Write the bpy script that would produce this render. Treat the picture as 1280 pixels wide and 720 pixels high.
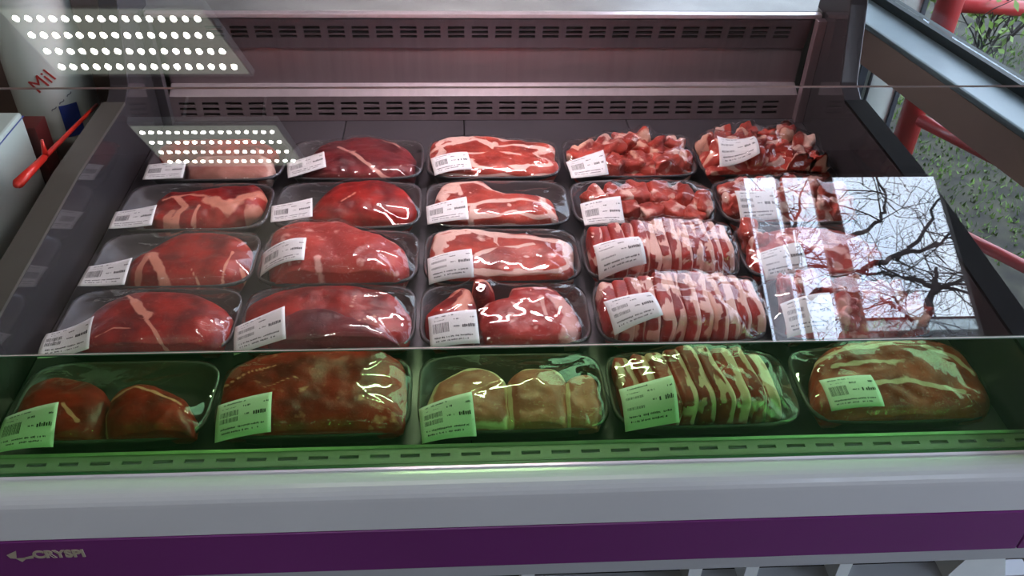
import bpy, math, random
import numpy as np
from mathutils import Matrix, Vector, noise

for o in list(bpy.data.objects): bpy.data.objects.remove(o)
S = bpy.context.scene
noise.seed_set(7); random.seed(1)
# ---------------------------------------------------------------- camera
# Units are metres. z = 0 is the deck of the case, the shop floor is at z = -0.8.
F = 1102.38
YAW, PITCH, ROLL = 0.0720, 0.6600, 0.0290
CAM = np.array([-0.056, -1.221, 0.758])
_f = np.array([math.sin(YAW)*math.cos(PITCH), math.cos(YAW)*math.cos(PITCH), -math.sin(PITCH)])
_r = np.cross(_f, [0, 0, 1]); _r /= np.linalg.norm(_r); _u = np.cross(_r, _f)
CR = math.cos(ROLL)*_r + math.sin(ROLL)*_u
CU = -math.sin(ROLL)*_r + math.cos(ROLL)*_u
CF = _f
cd = bpy.data.cameras.new('camera'); cam = bpy.data.objects.new('camera', cd)
S.collection.objects.link(cam); S.camera = cam
cd.sensor_width = 36; cd.lens = F*36/1280; cd.clip_start = .05; cd.clip_end = 300
m3 = Matrix([[CR[i], CU[i], -CF[i]] for i in range(3)])
cam.matrix_world = Matrix.Translation(Vector(CAM)) @ m3.to_4x4()
# ---------------------------------------------------------------- sky and exposure
SKY = 6.6
w = bpy.data.worlds.new('sky'); S.world = w; w.use_nodes = True
nt = w.node_tree; bg = nt.nodes['Background']; bg.inputs[1].default_value = SKY
tc = nt.nodes.new('ShaderNodeTexCoord'); nz = nt.nodes.new('ShaderNodeTexNoise'); cr = nt.nodes.new('ShaderNodeValToRGB')
nz.inputs['Scale'].default_value = 3.0; nz.inputs['Detail'].default_value = 4
cr.color_ramp.elements[0].position = .35; cr.color_ramp.elements[1].position = .7
cr.color_ramp.elements[0].color = (.60, .72, .98, 1); cr.color_ramp.elements[1].color = (.92, .96, 1, 1)
nt.links.new(tc.outputs['Generated'], nz.inputs['Vector']); nt.links.new(nz.outputs[0], cr.inputs[0]); nt.links.new(cr.outputs[0], bg.inputs[0])
S.view_settings.view_transform = 'Standard'; S.view_settings.look = 'None'
S.view_settings.exposure = 0.0; S.view_settings.gamma = 1; S.view_settings.use_curve_mapping = False
S.cycles.transparent_max_bounces = 24; S.cycles.max_bounces = 10; S.cycles.sample_clamp_indirect = 4
S.cycles.caustics_reflective = False; S.cycles.caustics_refractive = False
LAMP_CASE = 150; LED_DOT = 190; LED_BODY = .9; LAMP_FILL = 3

# ---------------------------------------------------------------- pixel -> point helpers (1280 x 720 photograph)
def ray(px, py):
    d = CF + (px-640)/F*CR - (py-360)/F*CU; return d/np.linalg.norm(d)
def hit(px, py, n, p0):
    d = ray(px, py); n = np.asarray(n, float); t = ((np.asarray(p0, float)-CAM)@n)/(d@n); return CAM+t*d
def hz(px, py, z=0): return hit(px, py, [0, 0, 1], [0, 0, z])
def hy(px, py, Y): return hit(px, py, [0, 1, 0], [0, Y, 0])
def hx(px, py, X): return hit(px, py, [1, 0, 0], [X, 0, 0])

# ---------------------------------------------------------------- materials
def lin(c): return tuple(((v/255)/12.92 if v/255 <= .04045 else ((v/255+.055)/1.055)**2.4) for v in c) + (1,)
def newmat(name):
    m = bpy.data.materials.new(name); m.use_nodes = True
    return m, m.node_tree, m.node_tree.nodes['Principled BSDF']
def mat(name, col, rough=.5, metal=0, var=.08, scale=20, bump=0, bscale=80, coat=0, stretch=None, spec=.5):
    m, t, b = newmat(name); N = t.nodes; L = t.links
    c = lin(col)
    tcn = N.new('ShaderNodeTexCoord'); mp = N.new('ShaderNodeMapping'); L.new(tcn.outputs['Object'], mp.inputs[0])
    if stretch: mp.inputs['Scale'].default_value = stretch
    n = N.new('ShaderNodeTexNoise'); n.inputs['Scale'].default_value = scale; n.inputs['Detail'].default_value = 5
    L.new(mp.outputs[0], n.inputs['Vector'])
    r = N.new('ShaderNodeValToRGB'); r.color_ramp.elements[0].position = .3; r.color_ramp.elements[1].position = .7
    r.color_ramp.elements[0].color = tuple(v*(1-var) for v in c[:3])+(1,)
    r.color_ramp.elements[1].color = tuple(min(1, v*(1+var)) for v in c[:3])+(1,)
    L.new(n.outputs[0], r.inputs[0]); L.new(r.outputs[0], b.inputs['Base Color'])
    b.inputs['Roughness'].default_value = rough; b.inputs['Metallic'].default_value = metal
    b.inputs['Coat Weight'].default_value = coat; b.inputs['Specular IOR Level'].default_value = spec
    if bump:
        n2 = N.new('ShaderNodeTexNoise'); n2.inputs['Scale'].default_value = bscale; n2.inputs['Detail'].default_value = 6
        L.new(mp.outputs[0], n2.inputs['Vector'])
        bp = N.new('ShaderNodeBump'); bp.inputs['Strength'].default_value = bump; bp.inputs['Distance'].default_value = .002
        L.new(n2.outputs[0], bp.inputs['Height']); L.new(bp.outputs[0], b.inputs['Normal'])
    return m
def emit(name, col, s):
    m = bpy.data.materials.new(name); m.use_nodes = True; t = m.node_tree; t.nodes.clear()
    e = t.nodes.new('ShaderNodeEmission'); o = t.nodes.new('ShaderNodeOutputMaterial')
    e.inputs[0].default_value = (*col, 1); e.inputs[1].default_value = s; t.links.new(e.outputs[0], o.inputs[0]); return m
def clear(name, tint=(1, 1, 1), r0=.04, rough=0.0, bump=0, bscale=60, haze=None, stretch=None, gtint=(1, 1, 1)):
    """thin clear sheet: Schlick mix of transparent and mirror, plus a little haze"""
    m = bpy.data.materials.new(name); m.use_nodes = True; t = m.node_tree; N = t.nodes; L = t.links; N.clear()
    o = N.new('ShaderNodeOutputMaterial'); tr = N.new('ShaderNodeBsdfTransparent'); g = N.new('ShaderNodeBsdfGlossy')
    tr.inputs[0].default_value = (*tint, 1); g.inputs['Roughness'].default_value = rough; g.inputs['Color'].default_value = (*gtint, 1)
    lw = N.new('ShaderNodeLayerWeight'); lw.inputs[0].default_value = .5
    p = N.new('ShaderNodeMath'); p.operation = 'POWER'; p.inputs[1].default_value = 5
    ma = N.new('ShaderNodeMath'); ma.operation = 'MULTIPLY_ADD'; ma.inputs[1].default_value = 1-r0; ma.inputs[2].default_value = r0
    mx = N.new('ShaderNodeMixShader'); L.new(lw.outputs['Facing'], p.inputs[0]); L.new(p.outputs[0], ma.inputs[0]); L.new(ma.outputs[0], mx.inputs[0])
    src = tr
    if haze:
        d = N.new('ShaderNodeBsdfDiffuse'); d.inputs[0].default_value = (*haze[0], 1)
        m2 = N.new('ShaderNodeMixShader'); m2.inputs[0].default_value = haze[1]
        L.new(tr.outputs[0], m2.inputs[1]); L.new(d.outputs[0], m2.inputs[2]); src = m2
    L.new(src.outputs[0], mx.inputs[1]); L.new(g.outputs[0], mx.inputs[2]); L.new(mx.outputs[0], o.inputs[0])
    if bump:
        tcn = N.new('ShaderNodeTexCoord'); mp = N.new('ShaderNodeMapping'); L.new(tcn.outputs['Object'], mp.inputs[0])
        if stretch: mp.inputs['Scale'].default_value = stretch
        n2 = N.new('ShaderNodeTexNoise'); n2.inputs['Scale'].default_value = bscale; n2.inputs['Detail'].default_value = 3; n2.inputs['Distortion'].default_value = .6
        L.new(mp.outputs[0], n2.inputs['Vector'])
        bp = N.new('ShaderNodeBump'); bp.inputs['Strength'].default_value = bump; bp.inputs['Distance'].default_value = .004
        L.new(n2.outputs[0], bp.inputs['Height']); L.new(bp.outputs[0], g.inputs['Normal'])
    return m
def meatmat(name, red, dark, fat, marb=.35, mscale=160, rough=.36):
    """red muscle with darker patches, fine marbling and fat where the mesh attribute says so"""
    m, t, b = newmat(name); N = t.nodes; L = t.links
    tcn = N.new('ShaderNodeTexCoord')
    n = N.new('ShaderNodeTexNoise'); n.inputs['Scale'].default_value = 22; n.inputs['Detail'].default_value = 5; L.new(tcn.outputs['Object'], n.inputs['Vector'])
    r = N.new('ShaderNodeValToRGB'); r.color_ramp.elements[0].position = .36; r.color_ramp.elements[1].position = .62
    r.color_ramp.elements[0].color = lin(dark); r.color_ramp.elements[1].color = lin(red); L.new(n.outputs[0], r.inputs[0])
    n2 = N.new('ShaderNodeTexNoise'); n2.inputs['Scale'].default_value = mscale; n2.inputs['Detail'].default_value = 4; n2.inputs['Distortion'].default_value = 1.5
    L.new(tcn.outputs['Object'], n2.inputs['Vector'])
    r2 = N.new('ShaderNodeValToRGB'); r2.color_ramp.elements[0].position = .60; r2.color_ramp.elements[1].position = .74
    r2.color_ramp.elements[1].color = (marb, marb, marb, 1); L.new(n2.outputs[0], r2.inputs[0])
    at = N.new('ShaderNodeAttribute'); at.attribute_name = 'fat'
    n3 = N.new('ShaderNodeTexNoise'); n3.inputs['Scale'].default_value = 120; n3.inputs['Detail'].default_value = 4; L.new(tcn.outputs['Object'], n3.inputs['Vector'])
    ad = N.new('ShaderNodeMath'); ad.operation = 'MULTIPLY_ADD'; ad.inputs[1].default_value = .7; ad.inputs[2].default_value = -.35
    L.new(n3.outputs[0], ad.inputs[0])
    s = N.new('ShaderNodeMath'); s.operation = 'ADD'; L.new(at.outputs['Fac'], s.inputs[0]); L.new(ad.outputs[0], s.inputs[1])
    r3 = N.new('ShaderNodeValToRGB'); r3.color_ramp.elements[0].position = .32; r3.color_ramp.elements[1].position = .62; L.new(s.outputs[0], r3.inputs[0])
    mx = N.new('ShaderNodeMath'); mx.operation = 'MAXIMUM'; L.new(r2.outputs[0], mx.inputs[0]); L.new(r3.outputs[0], mx.inputs[1])
    mc = N.new('ShaderNodeMix'); mc.data_type = 'RGBA'; L.new(mx.outputs[0], mc.inputs[0]); L.new(r.outputs[0], mc.inputs[6]); mc.inputs[7].default_value = lin(fat)
    L.new(mc.outputs[2], b.inputs['Base Color']); b.inputs['Roughness'].default_value = rough
    b.inputs['Specular IOR Level'].default_value = .3
    bp = N.new('ShaderNodeBump'); bp.inputs['Strength'].default_value = .35; bp.inputs['Distance'].default_value = .0015
    L.new(n2.outputs[0], bp.inputs['Height']); L.new(bp.outputs[0], b.inputs['Normal'])
    return m

M = dict(
    beef=meatmat('beef', (176, 38, 32), (108, 22, 26), (222, 142, 122), .25),
    dark=meatmat('dark_beef', (128, 44, 48), (84, 30, 36), (205, 150, 138), .18),
    pink=meatmat('pink_beef', (194, 66, 60), (160, 46, 46), (235, 170, 162), .45),
    pork=meatmat('pork', (206, 84, 70), (146, 50, 44), (240, 196, 184), .35),
    rib=meatmat('rib_meat', (186, 58, 52), (140, 42, 40), (236, 184, 170), .25),
    log=meatmat('pale_meat', (190, 130, 118), (160, 98, 90), (220, 180, 168), .4),
    chop=meatmat('pale_chop', (206, 118, 104), (172, 86, 78), (235, 205, 180), .5),
    scrap=meatmat('meat_scraps', (200, 74, 60), (146, 50, 46), (228, 176, 156), .5, 110),
    foam=mat('dark_foam', (76, 70, 74), .55, var=.06, scale=60, bump=.15, bscale=500),
    film=clear('cling_film', r0=.05, rough=.010, bump=.09, bscale=26, haze=((.5, .48, .5), .002)),
    label=mat('label_paper', (236, 232, 234), .55, var=.02),
    ink=mat('label_ink', (54, 50, 58), .6, var=.05),
    steel=mat('stainless_steel', (160, 140, 146), .27, .6, var=.10, scale=6, stretch=(14, 1, .6), bump=.04, bscale=30),
    brightsteel=mat('bright_steel', (216, 204, 210), .28, .6, var=.06, scale=8, stretch=(10, 1, 1)),
    deck=mat('deck_steel', (92, 88, 94), .42, .5, var=.12, scale=9, bump=.05),
    endw=mat('end_wall_steel', (74, 70, 75), .07, .35, var=.10, scale=8),
    dsteel=mat('dark_canopy', (52, 48, 50), .5, .2, var=.08),
    black=mat('shadow_gap', (14, 12, 14), .8, var=.05, spec=.05),
    rim=mat('end_wall_rim', (92, 88, 82), .4, .2, var=.08),
    sill=mat('grey_enamel', (206, 207, 214), .22, 0, var=.03, coat=.3, scale=5),
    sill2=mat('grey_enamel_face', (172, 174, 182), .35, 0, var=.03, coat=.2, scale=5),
    purple=mat('purple_enamel', (110, 45, 112), .22, 0, var=.05, coat=.5, scale=4),
    grille=mat('grille_enamel', (176, 178, 168), .25, .4, var=.05),
    logo=mat('silver_logo', (190, 178, 160), .35, .3, var=.04),
    work=mat('worktop', (136, 140, 138), .4, .1, var=.22, scale=12),
    glass=clear('case_glass', (.97, .98, .975), .095),
    edge=mat('glass_edge', (214, 196, 190), .3, var=.05),
    green=clear('green_plastic', (.66, .92, .60), .03, haze=((.02, .15, .04), .05)),
    wglass=clear('window_glass', (.96, .98, .98), .03),
    greenedge=mat('green_plastic_edge', (30, 84, 46), .3, var=.1),
    wall=mat('wall_paint', (96, 90, 86), .8, var=.03, scale=3),
    ceil=mat('ceiling_paint', (128, 126, 122), .8, var=.03, scale=3),
    floor=mat('floor_tile', (72, 62, 58), .5, var=.12, scale=5),
    ledge=mat('white_ledge', (146, 164, 172), .4, var=.05, coat=.1),
    frame=mat('white_window_frame', (226, 232, 236), .35, var=.04, coat=.2),
    sillboard=mat('beige_board', (222, 188, 176), .55, var=.07, scale=4, stretch=(1, 1, 1)),
    gasket=mat('dark_gasket', (46, 58, 60), .6, var=.1),
    led=emit('led', (1, .97, .82), LED_DOT), ledbody=emit('led_diffuser', (.72, .78, .66), LED_BODY),
    lamp=emit('pink_lamp', (1, .80, .84), LAMP_CASE), lampw=emit('fill_lamp', (1, .97, .93), LAMP_FILL),
    whiteplastic=mat('white_plastic', (226, 232, 232), .3, var=.03, coat=.2),
    blue=mat('blue_print', (40, 62, 150), .4, var=.1), redp=mat('red_plastic', (214, 42, 30), .35, var=.1, coat=.3),
    redprint=mat('red_print', (180, 50, 50), .5), greyprint=mat('grey_print', (120, 126, 140), .5),
    brown=mat('brown_counter', (98, 76, 68), .5, var=.12, scale=8), maroon=mat('maroon_board', (96, 34, 34), .5, var=.2, scale=14),
    card=mat('pale_green_board', (196, 212, 206), .5, var=.05, scale=6),
    sausage=mat('pink_casing', (226, 170, 150), .4, var=.12, scale=30, coat=.3),
    ground=mat('ground', (44, 43, 33), .9, var=.95, scale=11, bump=.8, bscale=22),
    redpaint=mat('red_paint', (164, 40, 44), .4, var=.12, scale=3, coat=.2),
    kiosk=mat('white_door_panel', (214, 226, 224), .4, var=.04), darkstrip=mat('dark_door_strip', (60, 68, 80), .5, var=.1),
    bark=mat('bark', (40, 34, 34), .9, var=.3, scale=9), leaf=mat('leaf', (112, 144, 66), .6, var=.25, scale=9), bud=mat('bud', (70, 66, 72), .8, var=.3),
    roof=mat('roof_sheet', (120, 52, 44), .7, var=.2), plaster=mat('plaster', (150, 146, 144), .8, var=.1), grass=mat('grass', (92, 124, 52), .8, var=.6, scale=6),
    curtain=None)
cm = bpy.data.materials.new('curtain'); cm.use_nodes = True; t = cm.node_tree; t.nodes.clear()
_o = t.nodes.new('ShaderNodeOutputMaterial'); _a = t.nodes.new('ShaderNodeBsdfTranslucent'); _b = t.nodes.new('ShaderNodeBsdfDiffuse'); _m = t.nodes.new('ShaderNodeMixShader')
_a.inputs[0].default_value = (.85, .80, .84, 1); _b.inputs[0].default_value = (.8, .76, .78, 1); _m.inputs[0].default_value = .35
t.links.new(_a.outputs[0], _m.inputs[1]); t.links.new(_b.outputs[0], _m.inputs[2]); t.links.new(_m.outputs[0], _o.inputs[0]); M['curtain'] = cm

# ---------------------------------------------------------------- object helpers
def link(name, V, Fc, m, parent=None, smooth=False, fat=None, slots=None):
    me = bpy.data.meshes.new(name); me.from_pydata([tuple(map(float, v)) for v in V], [], [tuple(f) for f in Fc]); 
    if slots:
        for k in slots[0]: me.materials.append(k)
        me.polygons.foreach_set('material_index', slots[1])
    else: me.materials.append(m)
    if smooth: me.polygons.foreach_set('use_smooth', [True]*len(me.polygons))
    if fat is not None:
        a = me.attributes.new('fat', 'FLOAT', 'POINT'); a.data.foreach_set('value', np.asarray(fat, dtype=np.float32))
    me.update()
    o = bpy.data.objects.new(name, me); S.collection.objects.link(o)
    if parent is not None: o.parent = parent
    return o
def empty(name, label, cat, loc=(0, 0, 0), group=None):
    o = bpy.data.objects.new(name, None); S.collection.objects.link(o); o.location = loc
    o.empty_display_size = .05; o['label'] = label; o['category'] = cat
    if group: o['group'] = group
    return o
def tag(o, label, cat, group=None, kind=None):
    o['label'] = label; o['category'] = cat
    if group: o['group'] = group
    if kind: o['kind'] = kind
    return o
def struct(o): o['kind'] = 'structure'; return o
class MB:
    def __init__(s): s.V = []; s.F = []
    def box(s, a, b, bev=0):
        x0, y0, z0 = a; x1, y1, z1 = b; k = len(s.V)
        s.V += [(x0,y0,z0),(x1,y0,z0),(x1,y1,z0),(x0,y1,z0),(x0,y0,z1),(x1,y0,z1),(x1,y1,z1),(x0,y1,z1)]
        s.F += [[k+i for i in f] for f in ((0,3,2,1),(4,5,6,7),(0,1,5,4),(1,2,6,5),(2,3,7,6),(3,0,4,7))]; return s
    def prism(s, poly, axis, a, b):
        """closed outline (u,v) swept along an axis; axis 0: (u,v)=(y,z)"""
        k = len(s.V); n = len(poly)
        for c in (a, b):
            for u, v in poly: s.V.append((c, u, v) if axis == 0 else (u, c, v) if axis == 1 else (u, v, c))
        s.F.append([k+i for i in range(n)][::-1]); s.F.append([k+n+i for i in range(n)])
        s.F += [[k+i, k+(i+1) % n, k+n+(i+1) % n, k+n+i] for i in range(n)]; return s
    def tube(s, pts, r, n=8, r1=None):
        pts = [np.asarray(p, float) for p in pts]; k = len(s.V); m_ = len(pts)
        for i, p in enumerate(pts):
            d = pts[min(i+1, m_-1)]-pts[max(i-1, 0)]; d /= np.linalg.norm(d)+1e-9
            a = np.cross(d, [0, 0, 1.0]); 
            if np.linalg.norm(a) < .1: a = np.cross(d, [0, 1.0, 0])
            a /= np.linalg.norm(a); b = np.cross(d, a); rr = r if r1 is None else r+(r1-r)*i/(m_-1)
            for j in range(n):
                t_ = 2*math.pi*j/n; s.V.append(p+rr*(math.cos(t_)*a+math.sin(t_)*b))
        for i in range(m_-1):
            for j in range(n): s.F.append([k+i*n+j, k+i*n+(j+1) % n, k+(i+1)*n+(j+1) % n, k+(i+1)*n+j])
        s.F.append([k+j for j in range(n)][::-1]); s.F.append([k+(m_-1)*n+j for j in range(n)]); return s
    def lathe(s, prof, c, n=40, sy=1.0):
        k = len(s.V); m_ = len(prof)
        for r, z in prof:
            for j in range(n): s.V.append((c[0]+r*math.cos(2*math.pi*j/n), c[1]+sy*r*math.sin(2*math.pi*j/n), c[2]+z))
        for i in range(m_-1):
            for j in range(n): s.F.append([k+i*n+j, k+i*n+(j+1) % n, k+(i+1)*n+(j+1) % n, k+(i+1)*n+j])
        s.F.append([k+j for j in range(n)][::-1]); s.F.append([k+(m_-1)*n+j for j in range(n)]); return s
    def quad(s, *p): k = len(s.V); s.V += [tuple(q) for q in p]; s.F.append([k+i for i in range(len(p))]); return s
    def go(s, name, m, parent=None, smooth=False): return link(name, s.V, s.F, m, parent, smooth)
def bevel(o, wd=.002, seg=2):
    md = o.modifiers.new('bevel', 'BEVEL'); md.width = wd; md.segments = seg; md.limit_method = 'ANGLE'; return o

# ================================================================ the shop (setting)
ZF, ZC = -.8, 2.1
struct(MB().box((-3.1, -3.03, ZC), (2.6, 2.3, ZC+.08)).go('ceiling', M['ceil']))
struct(MB().box((-3.1, -3.2, ZF), (-3, 2.3, ZC)).go('wall_left', M['brown']))
struct(MB().box((-3.1, 2.2, ZF), (.62, 2.3, ZC)).go('wall_back', M['wall']))
# wall behind the photographer, with a window high up on its right
WX0, WX1, WZ0, WZ1 = 1.175, 2.045, .25, 1.975
mb = MB().box((-3, -3.03, ZF), (WX0, -3.0, ZC)).box((WX1, -3.03, ZF), (2.5, -3.0, ZC)).box((WX0, -3.03, ZF), (WX1, -3.0, WZ0)).box((WX0, -3.03, WZ1), (WX1, -3.0, ZC))
struct(mb.go('wall_front', M['wall']))
mb = MB()
for x0, x1 in ((1.318, 1.345), (1.470, 1.572)): mb.box((x0, -3.02, WZ0), (x1, -3.0, WZ1))
mb.box((WX0, -3.02, WZ0), (WX1, -3.02, WZ0+.05))
struct(bevel(mb.go('window_1', M['sillboard'])))
struct(MB().box((WX0, -3.029, WZ0+.05), (WX1, -3.024, WZ1)).go('window_2', M['wglass']))
cu = MB(); n = 22
for i in range(n+1):
    x = WX0+.005+(1.285-WX0)*i/n; y = -2.985+.006*math.sin(i*1.9); cu.V += [(x, y, .3), (x, y, 1.88)]
    if i: k = 2*i-2; cu.F.append([k, k+2, k+3, k+1])
tag(cu.go('curtain', M['curtain'], None, True), 'pale sheer curtain strip hanging at the window behind the photographer', 'curtain')

# the shop front to the right: low window band, white ledge, beige board, then glass
A = hz(1040, 0, -.05); B = hz(1280, 165, -.05)
dv = (B-A); dv[2] = 0; dv /= np.linalg.norm(dv); nv = np.array([-dv[1], dv[0], 0]); nv = nv if nv[0] > 0 else -nv
def WP(s, o, z): p = A+dv*s+nv*o; return (p[0], p[1], z)
def wbox(mb, s0, s1, o0, o1, z0, z1):
    k = len(mb.V); mb.V += [WP(s0,o0,z0),WP(s1,o0,z0),WP(s1,o1,z0),WP(s0,o1,z0),WP(s0,o0,z1),WP(s1,o0,z1),WP(s1,o1,z1),WP(s0,o1,z1)]
    mb.F += [[k+i for i in f] for f in ((0,3,2,1),(4,5,6,7),(0,1,5,4),(1,2,6,5),(2,3,7,6),(3,0,4,7))]; return mb
s0, s1 = -1.2, 1.75
OF = float((hz(1280, 124, -.05)-A)@nv); 
struct(bevel(wbox(MB(), s0, s1, 0, OF+.05, -.066, -.05).go('trim_1', M['ledge']), .006))
struct(wbox(MB(), s0, s1, .004, .05, -.150, -.0665).go('trim_2', M['sillboard']))
struct(wbox(MB(), s0, s1, OF, OF+.035, -.0495, -.028).go('trim_3', M['gasket']))
struct(wbox(MB(), s0, s1, OF+.014, OF+.020, -.0275, ZC).go('window_3', M['wglass']))
struct(wbox(MB(), s0, s1, .028, .034, ZF+.1, -.1505).go('window_4', M['wglass']))
struct(wbox(MB(), s0, s1, 0, .07, ZF, ZF+.0995).go('trim_4', M['frame']))
e = WP(s1, 0, 0)
struct(MB().box((e[0], e[1]-.1, ZF), (2.55, e[1], ZC)).go('wall_side', M['wall']))
struct(MB().box((2.45, -3.0, ZF), (2.55, e[1]-.1, -.3)).box((2.45, -3.0, 1.8), (2.55, e[1]-.1, ZC)).box((2.45, -3.0, -.3), (2.55, -2.4, 1.8)).go('wall_right', M['wall']))
struct(MB().box((2.48, -2.4, -.3), (2.486, e[1]-.1, 1.8)).go('window_added', M['wglass']))  # added unseen window, brings daylight onto the front of the case

struct(MB().prism([(-3, -3.03), (2.5, -3.03), (2.5, e[1]), (WP(s1, .06, 0)[0], e[1]), WP(s1, .06, 0)[:2], WP(s0, .06, 0)[:2], (WP(s0, .06, 0)[0], 2.2), (-3, 2.2)], 2, ZF-.08, ZF).go('floor', M['floor']))
# ================================================================ outside
g = MB().box((-30, -40, -1.12), (40, 40, -1.0)).go('ground', M['ground']); struct(g)
random.seed(5)
# red railing
def zz(px, py, z): return hz(px, py, z)
ra = empty('railing', 'red painted metal railing outside the shop window on the right', 'railing', tuple(zz(1140, 150, -1.0)))
def par(o, root):
    o.parent = root; o.matrix_parent_inverse = Matrix.Translation(-Vector(root.location)); return o
p0 = hy(1142, 140, 1.55); 
par(MB().tube([(p0[0], p0[1], -1.0), (p0[0], p0[1], .45)], .042, 14).go('post', M['redpaint'], None, True), ra)
q0 = zz(1150, 150, p0[2]); q1 = zz(1300, 226, p0[2]); par(MB().tube([q0, q1], .022, 12).go('rail', M['redpaint'], None, True), ra)
r0 = zz(1180, 283, -.55); r1 = zz(1300, 343, -.55); par(MB().tube([r0, r1], .016, 12).go('rail', M['redpaint'], None, True), ra)
t0 = hy(1186, 5, 2.6); t1 = hy(1300, 12, 2.6); par(MB().tube([t0, t1], .035, 12).go('rail', M['redpaint'], None, True), ra)
# white door panel with dark strips, by the railing
dr = empty('kiosk_door', 'white panelled door with dark vertical strips standing outside beside the red post', 'door', tuple(hy(1095, 120, 1.7)*np.array([1, 1, 0])+np.array([0, 0, -1.0])))
YD = 1.7
X = lambda px: hy(px, 110, YD)[0]
par(bevel(MB().box((X(1062), YD, -1.0), (X(1127), YD+.05, .6)).go('door_leaf', M['kiosk'])), dr)
for a_, b_ in ((1068, 1077), (1083, 1085), (1120, 1125)): par(MB().box((X(a_), YD-.012, -1.0), (X(b_), YD, .6)).go('strip', M['darkstrip']), dr)
# shrub with pale green leaves
def twigs(mb, p, d, L, r, depth, leaf=None, rnd=random, minr=.0012, spread=.7, drop=0):
    n = 4; pts = [np.array(p, float)]; d = np.array(d, float); d /= np.linalg.norm(d)
    for i in range(n):
        d = d+np.array([rnd.gauss(0, .13), rnd.gauss(0, .13), rnd.gauss(0, .13)-drop]); d /= np.linalg.norm(d); pts.append(pts[-1]+d*L/n)
    mb.tube(pts, r, 5, max(r*.6, minr))
    if leaf is not None and depth <= 1:
        for q in pts[1:]:
            leaf.append((q, d))
    if depth > 0:
        for k in range(3 if depth > 1 else 4):
            q = pts[1+rnd.randrange(n)]; dd = d+np.array([rnd.gauss(0, spread), rnd.gauss(0, spread), rnd.gauss(0, spread)])
            twigs(mb, q, dd, L*rnd.uniform(.5, .8), max(r*.55, minr), depth-1, leaf, rnd, minr, spread, drop)
def leafmesh(pts, size, rnd, per=2, jit=.03, asp=.45):
    mb = MB()
    for q, d in pts:
        for _ in range(per):
            c = q+np.array([rnd.gauss(0, jit) for _ in range(3)]); a = np.array([rnd.gauss(0, 1) for _ in range(3)]); a /= np.linalg.norm(a)
            b = np.cross(a, [rnd.gauss(0, 1) for _ in range(3)]); b /= np.linalg.norm(b)+1e-6; s_ = size*rnd.uniform(.6, 1.4)
            mb.quad(c-a*s_, c-b*s_*asp, c+a*s_, c+b*s_*asp)
    return mb
rn = random.Random(8)
for i, (px, py, lab) in enumerate(((1215, 90, 'thin bare shrub with pale green leaves outside, behind the upper window'),)):
    b0 = zz(px, py, -1.0); sh = empty('shrub', lab, 'shrub', tuple(b0)); mb = MB(); lf = []
    for k in range(6): twigs(mb, (0, 0, 0), (rn.gauss(0, .4), rn.gauss(0, .4), 1), .55, .008, 2, lf, rn)
    mb.go('branches', M['bark'], sh); leafmesh(lf, .028, rn, 1, .04).go('foliage', M['leaf'], sh)['kind'] = 'stuff'
gl = MB(); rg = random.Random(3)
for _ in range(22000):
    x, y = rg.uniform(1.1, 3.6), rg.uniform(.2, 4.2); h_ = rg.uniform(.006, .026); a_ = rg.uniform(0, 6.3); w_ = rg.uniform(.002, .007)
    if noise.noise(Vector((x*1.7, y*1.7, 0))) < -.05: continue
    gl.V += [(x-w_*math.cos(a_), y-w_*math.sin(a_), -1.0), (x+w_*math.cos(a_), y+w_*math.sin(a_), -1.0), (x+rg.gauss(0, .008), y+rg.gauss(0, .008), -1.0+h_)]; k = len(gl.V); gl.F.append([k-3, k-2, k-1])
tag(gl.go('grass', M['grass']), 'sparse green grass and leaf litter on the ground outside', 'grass', kind='stuff')

# trees seen mirrored in the glass: they stand outside the window behind the photographer
ALF = math.radians(58); GN = np.array([0, -math.sin(ALF), math.cos(ALF)]); GP = np.array([0, -.59, .197])
def refl(px, py, Yp):
    h = hit(px, py, GN, GP); d = ray(px, py); r = d-2*(d@GN)*GN; return h+(Yp-h[1])/r[1]*r
limbs = [([(1010, 372), (1060, 352), (1085, 335), (1120, 320), (1145, 303), (1165, 272), (1182, 232)], .032, .010, -6.0),
         ([(1118, 322), (1150, 312), (1175, 303), (1205, 282)], .02, .008, -6.0),
         ([(1040, 305), (1062, 296), (1090, 284), (1106, 265), (1108, 245), (1096, 218)], .022, .008, -5.6),
         ([(1150, 420), (1160, 378), (1166, 356), (1170, 335)], .05, .016, -7.0),
         ([(1163, 365), (1185, 355), (1212, 345)], .03, .012, -7.0), ([(1164, 360), (1140, 348), (1105, 342), (1065, 340)], .025, .010, -7.0),
         ([(1140, 400), (1118, 385), (1098, 370)], .02, .008, -6.3), ([(1116, 384), (1132, 368), (1138, 360)], .012, .006, -6.3),
         ([(958, 352), (985, 340), (1012, 335), (1040, 333)], .026, .010, -6.4), ([(975, 300), (990, 285), (1000, 262), (1004, 235)], .020, .008, -6.4),
         ([(1168, 350), (1190, 362), (1214, 368)], .02, .01, -7.0), ([(985, 342), (1000, 322), (1022, 300), (1030, 280)], .018, .007, -6.4)]
tr = empty('tree', 'large bare tree with fine budding twigs mirrored in the glass at right', 'tree', (2.6, -6.4, -1.0))
mb = MB(); lf = []; rt = random.Random(21)
for px_, a_, b_, Yp in limbs:
    pts = [refl(x, y, Yp) for x, y in px_]; fine = []
    for i in range(len(pts)-1):
        for k in range(4): fine.append(pts[i]+(pts[i+1]-pts[i])*k/4+np.array([rt.gauss(0, .012) for _ in range(3)]))
    fine.append(pts[-1]); mb.tube(fine, a_, 6, b_)
    for k in range(5):
        q = fine[rt.randrange(2, len(fine))]; twigs(mb, q, (rt.gauss(0, 1), rt.gauss(0, .4), rt.gauss(.3, .8)), .42, .0065, 2, lf, rt, .0022, .8)
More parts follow.
